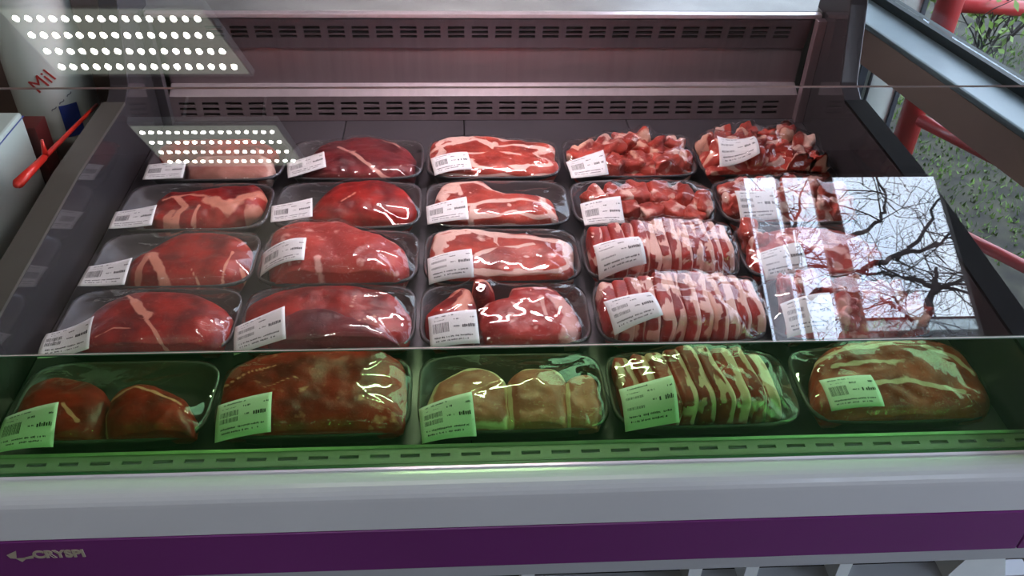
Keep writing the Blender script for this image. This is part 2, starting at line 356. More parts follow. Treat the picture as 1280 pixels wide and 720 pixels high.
base = refl(1155, 420, -7.0); mb.tube([(base[0]+.1, base[1], -1.0), (base[0]+.04, base[1], 0), base], .11, 10, .06)
par(mb.go('trunk_and_branches', M['bark']), tr)
extra = []
for _ in range(3600):
    px_, py_ = rt.uniform(940, 1225), 215+215*rt.random()**.75
    extra.append((refl(px_, py_, rt.uniform(-8, -5.4)), None))
bm_ = leafmesh(lf[::6]+extra, .011, rt, 1, .05, .3)
o = par(bm_.go('buds', M['bud']), tr); o['kind'] = 'stuff'
# low building and wall beyond that tree
x0, x1 = refl(1090, 400, -12)[0], refl(1260, 400, -12)[0]
zt = refl(1150, 378, -12)[2]; zb = refl(1150, 396, -12)[2]; zg = refl(1150, 412, -12)[2]
hb = empty('low_building', 'low building with a dark red roof mirrored at the foot of the tree', 'building', ((x0+x1)/2, -12, -1.0))
par(MB().prism([(-13.5, zb), (-12, zb), (-12.6, zt), (-13.2, zt)], 0, x0, x1+1).go('roof', M['roof']), hb)
par(MB().box((x0+.1, -13.4, -1.0), (x1+.9, -12.1, zb)).go('wall_panel', M['plaster']), hb)
par(MB().box((x0-.3, -12.0, zg-.05), (x1+1.2, -11.9, zg+.12)).go('parapet', M['kiosk']), hb)

# ================================================================ lamps of the shop and an added fill lamp
def led_panel(c0, y0, c1, y1, wd, lab):
    """four rows of sixteen LEDs; the first row is centred on (c0, y0), the last on (c1, y1)"""
    zp = 1.87; cx, cy = (c0+c1)/2, (y0+y1)/2
    t_ = empty('ceiling_light', lab, 'light', (cx, cy, zp), 'grid LED ceiling lights'); dx, dy = c1-c0, y1-y0
    f = 1.33; hw = wd/2+.025
    A_ = [(-dx*f/2-hw, -dy*f/2), (-dx*f/2+hw, -dy*f/2), (dx*f/2+hw, dy*f/2), (dx*f/2-hw, dy*f/2)]
    big = [(x*1.03, y*1.12) for x, y in A_]
    MB().prism(big, 2, 0, .03).go('housing', M['frame'], t_)
    MB().prism(A_, 2, -.005, -.0005).go('diffuser', M['ledbody'], t_)
    for sx in (-.15, .15): MB().box((sx-.004, -.004, .0305), (sx+.004, .004, ZC-zp)).go('hanger', M['frame'], t_)
    for r in range(4):
        mb = MB(); q = r/3-.5
        for c in range(16): mb.lathe([(.0072, 0), (.0066, -.003), (.003, -.005)], (q*dx-wd/2+wd*c/15, q*dy, -.0055), 10)
        mb.go('led_row', M['led'], t_)
led_panel(-.981, -1.264, -.914, -1.412, .468, 'nearer grid LED ceiling light, mirrored larger at the top left of the glass')
led_panel(-.982, -2.522, -.938, -2.709, .470, 'farther grid LED ceiling light, mirrored smaller above the back left tray')
t_ = empty('fill_lamp', 'added unseen ceiling lamp giving fill light above the front of the meat case', 'lamp', (.0, -.82, ZC-.05))  # added for general light, placed where the panes don't mirror it
MB().box((-.65, -.1, 0), (.65, .1, .05)).go('housing', M['frame'], t_); MB().box((-.62, -.085, -.012), (.62, .085, -.0005)).go('diffuser', M['lampw'], t_)

# ================================================================ neighbour counter at left with its things
cn = empty('side_counter', 'brown topped counter standing left of the meat case', 'counter', (-1.3, .3, ZF))
TC = -.02
par(bevel(MB().box((-2.2, -.8, TC-.03), (-.66, 1.5, TC)).go('counter_top', M['brown']), .004), cn)
par(MB().box((-2.15, -.75, ZF), (-.7, 1.45, TC-.0305)).go('counter_body', M['wall']), cn)
# white bottle
bp_ = hz(90, 182, TC)+np.array([0, .0, 0])
bt = empty('plastic_bottle', 'large white plastic bottle with a blue and red printed label, left of the case', 'bottle', tuple(bp_))
BR = .064
MB().lathe([(BR*.7, 0), (BR*.93, .004), (BR, .018), (BR, .15), (BR*.97, .26), (BR*.8, .32), (BR*.45, .36), (BR*.4, .38)], (0, 0, 0), 48).go('body', M['whiteplastic'], bt, True)
MB().lathe([(BR*.5, .375), (BR*.5, .42), (BR*.44, .425)], (0, 0, 0), 32).go('cap', M['redp'], bt, True)
def on_bottle(u0, u1, z0, z1, m, name, skew=0):   # u: angle around the bottle
    mb = MB(); n = 8
    for i in range(n+1):
        a = u0+(u1-u0)*i/n; s_ = skew*i/n
        mb.V += [((BR+.0012)*math.cos(a), (BR+.0012)*math.sin(a), z0+s_), ((BR+.0012)*math.cos(a), (BR+.0012)*math.sin(a), z1+s_)]
        if i: k = 2*i-2; mb.F.append([k, k+2, k+3, k+1])
    return mb.go(name, m, bt)
ang = math.radians
lb = on_bottle(ang(-66), ang(-40), .048, .105, M['blue'], 'blue_print')
def bottle_text(txt, size, ang0, zpos, m, name, turn=math.pi/2):
    cu_ = bpy.data.curves.new(name, 'FONT'); cu_.body = txt; cu_.size = size; cu_.extrude = .0003; cu_.align_x = 'CENTER'; cu_.align_y = 'CENTER'
    tmp = bpy.data.objects.new(name, cu_); S.collection.objects.link(tmp)
    me = bpy.data.meshes.new_from_object(tmp.evaluated_get(bpy.context.evaluated_depsgraph_get())); bpy.data.objects.remove(tmp)
    V = []
    for v in me.vertices:
        x, y = v.co.x, v.co.y; x, y = x*math.cos(turn)-y*math.sin(turn), x*math.sin(turn)+y*math.cos(turn)
        a = ang0+x/BR; r = BR+.0011+v.co.z; V.append((r*math.cos(a), r*math.sin(a), zpos+y))
    return link(name, V, [list(p.vertices) for p in me.polygons], m, bt)
bottle_text('Mil', .034, ang(-76), .150, M['redprint'], 'red_lettering', .6)
bottle_text('~ ~ ~', .02, ang(-60), .112, M['greyprint'], 'grey_lettering', .6)
# red stick leaning across
a0 = hx(20, 232, -.655); a1 = hx(121, 131, -.66)
st = MB().tube([a0+(a1-a0)*k/6 for k in range(7)], .0042, 8, .0028); c0 = a0+(a1-a0)*.02; st.tube([c0, c0+(a1-a0)*.28], .0072, 8, .005)
st.tube([c0+(a1-a0)*.30, c0+(a1-a0)*.30+np.array([.002, 0, .026])], .005, 6, .002)
tag(st.go('plastic_stick', M['redp'], None, True), 'red plastic stick leaning in front of the white bottle', 'stick')
# pale boards and maroon board on the counter
e0 = hz(60, 245, TC)+np.array([.014, 0, 0]); zt_ = .13
bx = empty('pale_box', 'pale green white box with a thin blue edge at the left side of the counter', 'box', (-1.0, -.2, TC))
par(bevel(MB().box((-1.3, -.62, TC+.0005), (e0[0]-.01, e0[1], zt_)).go('box_body', M['card']), .004), bx)
par(MB().box((-1.3, -.62, zt_-.0085), (e0[0]-.009, e0[1]+.001, zt_-.007)).go('blue_line', M['blue']), bx)
tag(MB().box((-1.3, e0[1]+.004, TC+.0005), (e0[0]+.0, e0[1]+.045, zt_-.03)).go('maroon_crate', M['maroon']), 'dark maroon crate between the pale box and the white bottle', 'crate')

# ================================================================ the meat case
case = empty('display_case', 'refrigerated meat display case with sloping glass front and purple stripe', 'display case', (0, 0, ZF))
def C(o): o.parent = case; o.matrix_parent_inverse = Matrix.Translation((0, 0, -ZF)); return o
XE = .588
# deck plates
YB = .262; YF = -.566
seams = [-XE, -.29, -.0, .225, XE]
seams = [-XE, hz(431, 160)[0], hz(580, 160)[0], hz(788, 165)[0], XE]
for a_, b_ in zip(seams, seams[1:]): C(bevel(MB().box((a_+.0008, YF, -.012), (b_-.0008, YB, -.0005)).go('deck_plate', M['deck']), .001))
C(MB().box((-XE-.02, YF-.05, -.07), (XE+.02, YB+.05, -.013)).go('tub', M['black']))
# slotted panels: real holes; the shade inside is painted as a black duct behind
def slotted(name, p0, p1, x0, x1, nx, rows, sw, sh, m, z_off=0):
    """p0,p1: (y,z) bottom and top of the panel; rows: list of t positions of slot centres"""
    p0, p1 = np.array(p0), np.array(p1); H = np.linalg.norm(p1-p0); up = (p1-p0)/H; xs = [x0]; pitch = (x1-x0)/nx
    for i in range(nx): c = x0+pitch*(i+.5); xs += [c-sw/2, c+sw/2]
    xs.append(x1); ts = [0]
    for r in rows: ts += [r-sh/2, r+sh/2]
    ts.append(H); V = []; Fq = []
    nrm = np.array([-up[1], up[0]])*(.004)
    for layer in (0, 1):
        for t_ in ts:
            for x in xs:
                q = p0+up*t_-nrm*layer*-1*(-1); V.append((x, q[0], q[1]))
    W_ = len(xs); T = len(ts); NL = W_*T
    hole = lambda i, j: i % 2 == 1 and j % 2 == 1 and 0 < i < W_-1 and 0 < j < T-1
    for j in range(T-1):
        for i in range(W_-1):
            a = j*W_+i
            if hole(i, j):
                for (u, v) in ((a, a+1), (a+1, a+1+W_), (a+1+W_, a+W_), (a+W_, a)): Fq.append([u, v, v+NL, u+NL])
            else: Fq.append([a, a+1, a+1+W_, a+W_]); Fq.append([a+NL, a+NL+W_, a+NL+W_+1, a+NL+1])
    return link(name, V, Fq, m)
XB = .573
C(slotted('lower_vent', (.262, .0), (.262, .048), hy(232, 125, .262)[0]-.02, hy(970, 132, .262)[0]+.01, 27, [.0135, .024, .0345], .0285, .0052, M['steel']))
lx0, lx1 = hy(232, 125, .262)[0]-.02, hy(970, 132, .262)[0]+.01
for a_, b_ in ((-XB, lx0), (lx1, XB)): C(MB().box((a_, .262, 0), (b_, .266, .048)).go('vent_surround', M['steel']))
C(bevel(MB().prism([(.262, .048), (.288, .061), (.292, .061), (.292, .04), (.266, .04)], 0, -XB, XB).go('ledge', M['brightsteel']), .0015))
C(MB().box((-XB, .270, .0), (XB, .274, .039)).go('duct', M['black']))
C(MB().box((-XB, .291, .0605), (XB, .296, .129)).go('middle_panel', M['steel']))
ux0, ux1 = hy(262, 38, .28)[0]-.012, hy(982, 45, .28)[0]+.012
C(slotted('upper_vent', (.288, .129), (.268, .189), ux0, ux1, 25, [.026, .0355, .045], .0285, .0056, M['steel']))
for a_, b_ in ((-XB, ux0), (ux1, XB)): C(MB().prism([(.288, .129), (.268, .189), (.272, .19), (.292, .13)], 0, a_, b_).go('vent_surround', M['steel']))
C(MB().box((-XB, .30, -.01), (XB, .31, .19)).go('duct', M['black']))
C(MB().prism([(.2885, .1285), (.30, .1285), (.30, .1305), (.288, .131)], 0, -XB, XB).go('seam_strip', M['black']))
C(bevel(MB().prism([(.262, .193), (.262, .200), (.275, .201), (.275, .190), (.268, .190)], 0, -XB-.01, XB+.01).go('top_lip', M['brightsteel']), .001))
C(bevel(MB().box((-.66, .277, .185), (.66, .80, .2005)).go('rear_worktop', M['work']), .002))
C(MB().box((-.62, .312, ZF), (.62, .78, .184)).go('rear_body', M['wall']))
# end walls, low in front and rising to a post at the back
prof = [(-.62, -.13), (-.62, .085), (-.45, .092), (-.12, .112), (.10, .112), (.135, .13), (.155, .19), (.175, .25), (.20, .30), (.30, .32), (.31, -.13)]
for s in (-1, 1):
    C(bevel(MB().prism(prof, 0, s*XE, s*(XE+.03)).go('end_wall', M['endw']), .002))
    pr_ = [(-.62, .0855), (-.45, .0925), (-.12, .1125), (.10, .1125), (.10, .117), (-.12, .117), (-.45, .097), (-.62, .09)]
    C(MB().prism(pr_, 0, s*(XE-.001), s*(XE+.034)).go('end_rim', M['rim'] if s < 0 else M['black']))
    C(bevel(MB().box((s*(XE-.016), .245, .0), (s*XE, .262, .195)).go('corner_post', M['deck'] if s < 0 else M['steel']), .001))
# front return-air grille and sill
C(slotted('return_grille', (-.5855, .0282), (-.5665, .0305), -XE, XE, 36, [.0095], .0205, .0044, M['grille']))
C(MB().prism([(-.5665, .018), (-.5665, .0312), (-.5645, .0335), (-.5625, .0312), (-.5625, -.012), (-.5665, -.012)], 0, -XE, XE).go('grille_lip', M['brightsteel']))
C(MB().box((-XE, -.5855, -.01), (XE, -.567, .0105)).go('duct', M['black']))
XO = .66
rnd_ = [(-.586, -.01), (-.586, .026), (-.600, .0275)]
for k in range(7):
    a = math.pi/2+math.pi/2*k/6; rnd_.append((-.604+.018*math.cos(a), .0095+.018*math.sin(a)))
rnd_ += [(-.625, -.033), (-.60, -.033)]
C(bevel(MB().prism(rnd_, 0, -XO, XO).go('front_sill', M['sill']), .001))
XP = hy(1266, 680, -.62)[0]
C(bevel(MB().box((-XO, -.6265, -.103), (XP, -.61, -.0335)).go('purple_stripe', M['purple']), .0012))
C(bevel(MB().box((XP+.0015, -.6265, -.103), (XO, -.61, -.0335)).go('purple_corner', M['purple']), .0012))
C(bevel(MB().box((-XO, -.6255, -.124), (XO, -.60, -.1035)).go('lower_rail', M['sill2']), .0012))
C(MB().box((-XO+.01, -.52, ZF), (XO-.01, .29, -.071)).go('body', M['black']))
for px in (660, 868, 938, 1052):
    x = hy(px, 716, -.60)[0]
    C(MB().box((x-.008, -.602, -.20), (x+.008, -.56, -.1245)).go('bracket', M['frame']))
x = hy(1222, 716, -.60)[0]
C(MB().prism([(x-.012, -.1245), (x+.012, -.1245), (x+.04, -.2), (x-.04, -.2)], 1, -.60, -.57).go('bracket', M['frame']))
C(MB().box((-XO, -.598, -.235), (XO, -.575, -.2)).go('lower_bar', M['sill2']))
# logo on the purple stripe
def text_mesh(name, txt, size, m, sx=1.0, shear=0, extr=.0004):
    cu_ = bpy.data.curves.new(name, 'FONT'); cu_.body = txt; cu_.size = size; cu_.extrude = extr; cu_.shear = shear; cu_.offset = .0006
    tmp = bpy.data.objects.new(name, cu_); S.collection.objects.link(tmp)
    me = bpy.data.meshes.new_from_object(tmp.evaluated_get(bpy.context.evaluated_depsgraph_get())); bpy.data.objects.remove(tmp)
    V = [(v.co.x*sx, -v.co.z, v.co.y) for v in me.vertices]; return V, [list(p.vertices) for p in me.polygons]
YL = -.6270
la = hy(42, 696, YL); lb_ = hy(106, 693, YL)
V, Fq = text_mesh('t', 'CRYSPI', .0165, None, 1.0)
w0 = max(v[0] for v in V); sxx = (lb_[0]-la[0])/w0
V = [(la[0]+v[0]*sxx, YL+v[1], la[2]-.002+v[2]) for v in V]
C(link('logo_lettering', V, Fq, M['logo']))
mb = MB()
def lq(*pp):
    q = [hy(x, y, YL-.0002) for x, y in pp]; mb.quad(*q)
lq((8, 694), (20, 688.5), (21, 698.5), (13, 698)); lq((19, 698), (31, 697), (33, 698.5), (28, 702.5)); lq((28, 697.5), (42, 694), (42, 698), (32, 699))
C(mb.go('logo_emblem', M['logo']))

# glass: upright green strip, sloping front pane, top pane, canopy
TG = .005
def pane(name, y0, z0, y1, z1, x0, x1, m, me, th=TG):
    d = np.array([y1-y0, z1-z0]); d /= np.linalg.norm(d); nn = np.array([-d[1], d[0]])*th   # towards the customer
    poly = [(y0, z0), (y0+nn[0], z0+nn[1]), (y1+nn[0], z1+nn[1]), (y1, z1)]
    b = MB().prism(poly, 0, x0, x1)
    idx = [1, 1, 1, 0, 1, 0]
    return C(link(name, b.V, b.F, None, slots=((m, me), idx)))
XG = .615
GY0, GZ0 = -.588, .030
GZ1 = .197
pane('green_guard', GY0, GZ0, GY0, GZ1-.001, -XG, XG, M['green'], M['greenedge'], .004)
a58 = ALF; LF = .242
fy, fz = -.590+LF*math.cos(a58), GZ1+LF*math.sin(a58)
pane('front_glass', -.590, GZ1, fy, fz, -XG, XG, M['glass'], M['edge'])
a50 = math.radians(50); LT = .26
ty, tz = fy+LT*math.cos(a50), fz+LT*math.sin(a50)
pane('top_glass', fy, fz+.0005, ty, tz, -XG, XG, M['glass'], M['edge'])
C(bevel(MB().box((-XG-.01, ty-.01, tz+.006), (XG+.01, .36, tz+.03)).go('canopy', M['dsteel']), .002))
for s in (-1, 1):
    C(bevel(MB().box((s*(XG-.012), .29, .19), (s*(XG+.012), .315, tz+.006)).go('canopy_post', M['steel']), .001))
C(bevel(MB().box((-.25, .06, tz-.012), (.25, .16, tz+.0055)).go('lamp_housing', M['frame']), .002))
C(MB().box((-.20, .085, tz-.020), (.17, .115, tz-.0125)).go('lamp_tube', M['lamp']))


# ================================================================ trays of meat
ROWY = [0.0, -.139, -.275, -.406, -.548]         # front rim of each row
HW, HD = .1095, .0642
RIM = .030
def sq(u, v, n=6):
    m_ = max(abs(u), abs(v))
    if m_ < 1e-9: return 0.0, 0.0
    s_ = m_/((abs(u)**n+abs(v)**n)**(1/n)); return u*s_, v*s_
def ring(hw, hd, z, n=56):
    P = []
    for k in range(n):
        a = 2*math.pi*(k+.5)/n; c, s_ = math.cos(a), math.sin(a); e_ = 1/((abs(c)**5+abs(s_)**5)**(1/5)); P.append((hw*c*e_, hd*s_*e_, z))
    return P
def tray_mesh():
    prof = [(0.80, .72, .0), (.84, .77, .002), (.955, .93, .024), (1.0, 1.0, .0275), (1.0, 1.0, .0305), (.985, .975, .0318), (.965, .945, .0305), (.945, .915, .024), (.83, .75, .006), (.80, .71, .0045)]
    V = []; Fq = []; n = 56
    for a, b, z in prof: V += ring(HW*a, HD*b, z, n)
    for i in range(len(prof)-1):
        for j in range(n): Fq.append([i*n+j, i*n+(j+1) % n, (i+1)*n+(j+1) % n, (i+1)*n+j])
    Fq.append(list(range(n))[::-1]); Fq.append([(len(prof)-1)*n+j for j in range(n)])
    me = bpy.data.meshes.new('foam_tray'); me.from_pydata(V, [], Fq); me.materials.append(M['foam'])
    me.polygons.foreach_set('use_smooth', [True]*len(me.polygons)); return me
TRAY = tray_mesh()
def polydist(P, line):
    """distance in the plane from points P (N,2) to a polyline"""
    best = np.full(len(P), 9.0)
    for a, b in zip(line, line[1:]):
        a = np.array(a); b = np.array(b); ab = b-a; t_ = np.clip(((P-a)@ab)/(ab@ab+1e-12), 0, 1)
        best = np.minimum(best, np.linalg.norm(P-(a+t_[:, None]*ab), axis=1))
    return best
def smooth_closed(P, n):
    P = np.array(P); m_ = len(P); out = []
    # Catmull-Rom through the outline, resampled
    for i in range(m_):
        p0, p1, p2, p3 = P[i-1], P[i], P[(i+1) % m_], P[(i+2) % m_]
        for k in range(8):
            t_ = k/8; out.append(.5*((2*p1)+(-p0+p2)*t_+(2*p0-5*p1+4*p2-p3)*t_*t_+(-p0+3*p1-3*p2+p3)*t_**3))
    out = np.array(out); seg = np.linalg.norm(np.roll(out, -1, 0)-out, axis=1); cum = np.concatenate([[0], np.cumsum(seg)]); out = np.vstack([out, out[0]])
    q = np.linspace(0, cum[-1], n, endpoint=False); return np.array([[np.interp(s_, cum, out[:, 0]), np.interp(s_, cum, out[:, 1])] for s_ in q])
ALLV = []
def inside(V):
    V = np.array(V); a = HW*np.interp(V[:, 2], [.005, .024, .031], [.81, .935, .965]); b = HD*np.interp(V[:, 2], [.005, .024, .031], [.73, .90, .955]); V[:, 0] = np.clip(V[:, 0], -a, a); V[:, 1] = np.clip(V[:, 1], -b, b); return V
def wpt(p, z): h = hz(p[0], p[1], z); return h[:2]
def lump(name, outl, H, m, root, org, fat=(), z0=.006, sq_=.62, rough=.0035, nf=26, strata=0, tilt=(0, 0), patches=(), px=True, seed=0, edgefat=0, n=130, rings=44, marbf=0):
    """a piece of meat: domed lump over an outline (photo pixels back-projected on its mid-height plane, or tray coordinates)"""
    zm = z0+H*.6
    O = np.array([wpt(p, zm)-org[:2] for p in outl]) if px else np.array(outl, float)
    O = smooth_closed(O, n); c = O.mean(0)*.5+(O.max(0)+O.min(0))*.25
    V = []; 
    for i in range(rings+1):
        a = math.pi/2*(i/rings); r_ = math.sin(a)**sq_ if i else 0; h_ = math.cos(a)**(sq_*.9) if i < rings else 0
        for p in O: q = c+(p-c)*r_; V.append((q[0], q[1], z0+H*h_))
    V = np.array(V); fatv = np.zeros(len(V))
    for k, v in enumerate(V):
        s_ = Vector((v[0]*nf+seed*7.3, v[1]*nf, v[2]*nf+seed)); d = noise.noise_vector(s_)+noise.noise_vector(s_*2.7)*.4
        f_ = min(1, (v[2]-z0)/(H*.25)+.25)
        V[k] += np.array([d.x, d.y, d.z*1.2])*rough*f_
    V[:, 2] = np.maximum(V[:, 2]+tilt[0]*(V[:, 0]-c[0])+tilt[1]*(V[:, 1]-c[1]), z0*.8)
    P2 = V[:, :2]
    for ln, wd, st in fat:
        L_ = [wpt(p, zm+H*.2)-org[:2] for p in ln] if px else ln
        jit = np.array([noise.noise(Vector((p[0]*70, p[1]*70, 3+seed)))*.5+1 for p in P2])
        fatv = np.maximum(fatv, st*np.clip(1.35-polydist(P2, L_)/(wd*jit+1e-6)*.7, 0, 1))
    if strata:
        s_ = np.sin(V[:, 2]*strata+np.array([noise.noise(Vector((p[0]*30, p[1]*30, seed)))*2.2 for p in P2]))
        fatv = np.maximum(fatv, np.clip(s_*1.1-.1, 0, 1)*(V[:, 2] < z0+H*.93))
    if edgefat:
        rr = np.repeat(np.linspace(0, 1, rings+1), len(O)); fatv = np.maximum(fatv, edgefat*np.clip((rr-.42)*6, 0, 1)*np.clip((.8-rr)*8, 0, 1))
    if marbf:
        mf = np.array([noise.noise(Vector((v[0]*60+seed*3, v[1]*60, v[2]*60)))+.5*noise.noise(Vector((v[0]*140, v[1]*140, v[2]*140+seed))) for v in V]); fatv = np.maximum(fatv, np.clip(mf*2.2*marbf, 0, 1))
    nn = len(O); Fq = []
    for i in range(1, rings):
        for j in range(nn): Fq.append([i*nn+j, (i+1)*nn+j, (i+1)*nn+(j+1) % nn, i*nn+(j+1) % nn])
    # top: fan to the single apex vertex (ring 0 all the same point)
    for j in range(nn): Fq.append([0, nn+j, nn+(j+1) % nn])
    Fq.append([rings*nn+j for j in range(nn)][::-1])
    keep = [0]+list(range(nn, len(V))); mp_ = {o_: i for i, o_ in enumerate(keep)}
    Fq = [[mp_[a] for a in f] for f in Fq]; V2 = V[keep]
    V2 = inside(V2); ALLV.append(V2); return link(name, V2, Fq, m, root, True, fatv[keep])
def blob(name, c, r, m, root, rot=0, seed=0, ex=.62, fatf=.5, rough=.34, tip=0):
    """small lump of meat: noisy superellipsoid, c centre, r radii (tray coordinates)"""
    V = []; nu, nv_ = 36, 22; sg = lambda x, e: math.copysign(abs(x)**e, x)
    for i in range(nv_+1):
        ph = -math.pi/2+math.pi*i/nv_
        for j in range(nu):
            th = 2*math.pi*j/nu; V.append((r[0]*sg(math.cos(ph), ex)*sg(math.cos(th), ex), r[1]*sg(math.cos(ph), ex)*sg(math.sin(th), ex), r[2]*sg(math.sin(ph), ex)))
    rm = Matrix.Rotation(rot, 3, 'Z') @ Matrix.Rotation(tip, 3, 'Y'); out = []; fatv = []
    for v in V:
        s_ = Vector(v)*52+Vector((seed*5.1, seed*2.3, seed)); d = noise.noise(s_)+.5*noise.noise(s_*2.5); q = Vector(v)*(1+rough*d*1.6)
        fatv.append(max(0, min(1, .5+fatf*2.4*noise.noise(Vector(v)*48+Vector((seed*3.3, 1, seed)))-.5+fatf*.35)))
        q = rm @ q; out.append((c[0]+q.x, c[1]+q.y, max(.005, c[2]+q.z)))
    Fq = []
    for i in range(nv_):
        for j in range(nu): Fq.append([i*nu+j, i*nu+(j+1) % nu, (i+1)*nu+(j+1) % nu, (i+1)*nu+j])
    V2 = inside(np.array(out)); ALLV.append(V2); return link(name, V2, Fq, m, root, True, fatv)
def px_blob(name, px, py, wx, wz, depth, m, root, org, seed, **kw):
    """blob whose seen centre is a photo pixel; wx half width in px, wz half height in m"""
    z_ = .006+wz; p = hz(px, py, z_+wz*.15); sc = F/np.dot(p-CAM, CF); c = (p[0]-org[0], p[1]-org[1], z_)
    return blob(name, c, (wx/sc, depth, wz), m, root, seed=seed, **kw)
def slab(name, c, r, m, root, lean=0, turn=0, seed=0):
    """one cut slice standing on edge; fat runs along its faces and its top"""
    V = []; nu, nv_ = 40, 26; ex = .42; sg = lambda x, e: math.copysign(abs(x)**e, x); fatv = []; out = []
    rm = Matrix.Rotation(turn, 3, 'Z') @ Matrix.Rotation(lean, 3, 'Y')
    for i in range(nv_+1):
        ph = -math.pi/2+math.pi*i/nv_
        for j in range(nu):
            th = 2*math.pi*j/nu; V.append((r[0]*sg(math.cos(ph), .4)*sg(math.cos(th), .4), r[1]*sg(math.cos(ph), ex)*sg(math.sin(th), ex), r[2]*sg(math.sin(ph), ex)))
    for v in V:
        q = Vector(v); s_ = Vector((v[0]*30+seed*4.7, v[1]*26, v[2]*26+seed)); d = noise.noise_vector(s_)
        q += d*.0035; u = v[0]/r[0]; w_ = noise.noise(Vector((seed*3.1, v[1]*34, v[2]*30+seed)))
        f = 0.95 if (u+.7*w_ > .18+.5*noise.noise(Vector((seed*9.1, 0, 0)))) else 0
        if noise.noise(Vector((v[0]*50+seed, v[1]*45, v[2]*50))) > .27: f = max(f, .8)
        if v[2] < -r[2]*.1 and v[1] < -r[1]*.7: f *= .45
        fatv.append(f); q = rm @ q; out.append((c[0]+q.x, c[1]+q.y, max(.005, c[2]+q.z)))
    Fq = []
    for i in range(nv_):
        for j in range(nu): Fq.append([i*nu+j, i*nu+(j+1) % nu, (i+1)*nu+(j+1) % nu, (i+1)*nu+j])
    V2 = inside(np.array(out)); ALLV.append(V2); return link(name, V2, Fq, m, root, True, fatv)
def slices(name, root, org, x0, x1, yf, yb, n, zl, zm, zr, m, seed=0, lean=.12, turn=.0, th=1.0):
    for i in range(n):
        t_ = (i+.5)/n; H = zl*(1-t_)**2+2*zm*t_*(1-t_)*1.12+zr*t_*t_; x = x0+(x1-x0)*t_; rr = random.Random(seed*31+i)
        pinch = 1-.22*abs(2*t_-1)**3
        slab(name, (x, (yf+yb)/2+rr.gauss(0, .0015), .006+H/2), ((x1-x0)/n*.60*th, (yb-yf)/2*pinch*rr.uniform(.95, 1.03), H/2*rr.uniform(.96, 1.05)), m, root, lean*(1-2*t_)*1.2+rr.gauss(0, .04), turn+rr.gauss(0, .03), seed*17+i)

NX, NY = 74, 46
UU, VV = np.meshgrid(np.linspace(-1, 1, NX), np.linspace(-1, 1, NY))
FXY = np.array([[sq(u, v, 5) for u, v in zip(ru, rv)] for ru, rv in zip(UU, VV)])
FX, FY = FXY[..., 0]*HW*1.003, FXY[..., 1]*HD*1.003
def film(root, verts, seed, sag=1.0):
    ob = np.full((NY, NX), .010)
    if verts:
        A_ = np.vstack(verts); a_ = np.clip(A_[:, 0]/HW, -1, 1); b_ = np.clip(A_[:, 1]/HD, -1, 1)
        # invert the corner rounding approximately
        iu = np.clip(np.round((a_+1)/2*(NX-1)).astype(int), 1, NX-2); iv = np.clip(np.round((b_+1)/2*(NY-1)).astype(int), 1, NY-2)
        z_ = A_[:, 2]+.0022
        np.maximum.at(ob, (iv, iu), z_)
        for _ in range(2):
            e_ = ob.copy()
            for sx_, sy_ in ((1, 0), (-1, 0), (0, 1), (0, -1)): e_ = np.maximum(e_, np.roll(np.roll(ob, sx_, 1), sy_, 0)-.0004)
            ob = e_
    Z = np.maximum(ob, .034); Z[0] = Z[-1] = .0325; Z[:, 0] = Z[:, -1] = .0325
    for _ in range(420):
        av = (Z[1:-1, :-2]+Z[1:-1, 2:]+Z[:-2, 1:-1]+Z[2:, 1:-1])/4
        Z[1:-1, 1:-1] = np.maximum(ob[1:-1, 1:-1], av)
    edge = np.minimum(np.minimum(np.arange(NX), NX-1-np.arange(NX))[None, :]/8, np.minimum(np.arange(NY), NY-1-np.arange(NY))[:, None]/8).clip(0, 1)
    rr = random.Random(seed)
    W = np.zeros_like(Z)
    # taut creases running out of the corners and from the meat to the rim
    for _ in range(7):
        cxs, cys = rr.choice((-1, 1))*rr.uniform(.7, 1), rr.choice((-1, 1))*rr.uniform(.5, 1); a = math.atan2(-cys*HD, -cxs*HW)+rr.gauss(0, .5)
        ln_ = rr.uniform(.03, .08); P_ = np.stack([FX.ravel(), FY.ravel()], 1); p = np.array([cxs*HW, cys*HD]); q = p+ln_*np.array([math.cos(a), math.sin(a)])
        d_ = polydist(P_, [p, q]).reshape(NY, NX); W += .0013*np.exp(-(d_/.0022)**2)
    for i in range(NY):
        for j in range(NX): W[i, j] += .0006*noise.noise(Vector((FX[i, j]*55+seed, FY[i, j]*55, 0)))+.0003*abs(noise.noise(Vector((FX[i, j]*150+seed, FY[i, j]*60, 2))))
    Z = Z+np.abs(W)*edge
    V = [(FX[i, j], FY[i, j], Z[i, j]) for i in range(NY) for j in range(NX)]; Fq = [[i*NX+j, i*NX+j+1, (i+1)*NX+j+1, (i+1)*NX+j] for i in range(NY-1) for j in range(NX-1)]
    # skirt pulled down round the rim
    bd = [(0, j) for j in range(NX)]+[(i, NX-1) for i in range(1, NY)]+[(NY-1, j) for j in range(NX-2, -1, -1)]+[(i, 0) for i in range(NY-2, 0, -1)]
    k = len(V); V += [(FX[i, j]*1.004, FY[i, j]*1.006, .0285) for i, j in bd]; V += [(FX[i, j]*.955, FY[i, j]*.93, .012) for i, j in bd]; nb = len(bd)
    for a in range(nb):
        b = (a+1) % nb; Fq.append([bd[a][0]*NX+bd[a][1], k+a, k+b, bd[b][0]*NX+bd[b][1]]); Fq.append([k+a, k+nb+a, k+nb+b, k+b])
    link('cling_film', V, Fq, M['film'], root, True); return Z
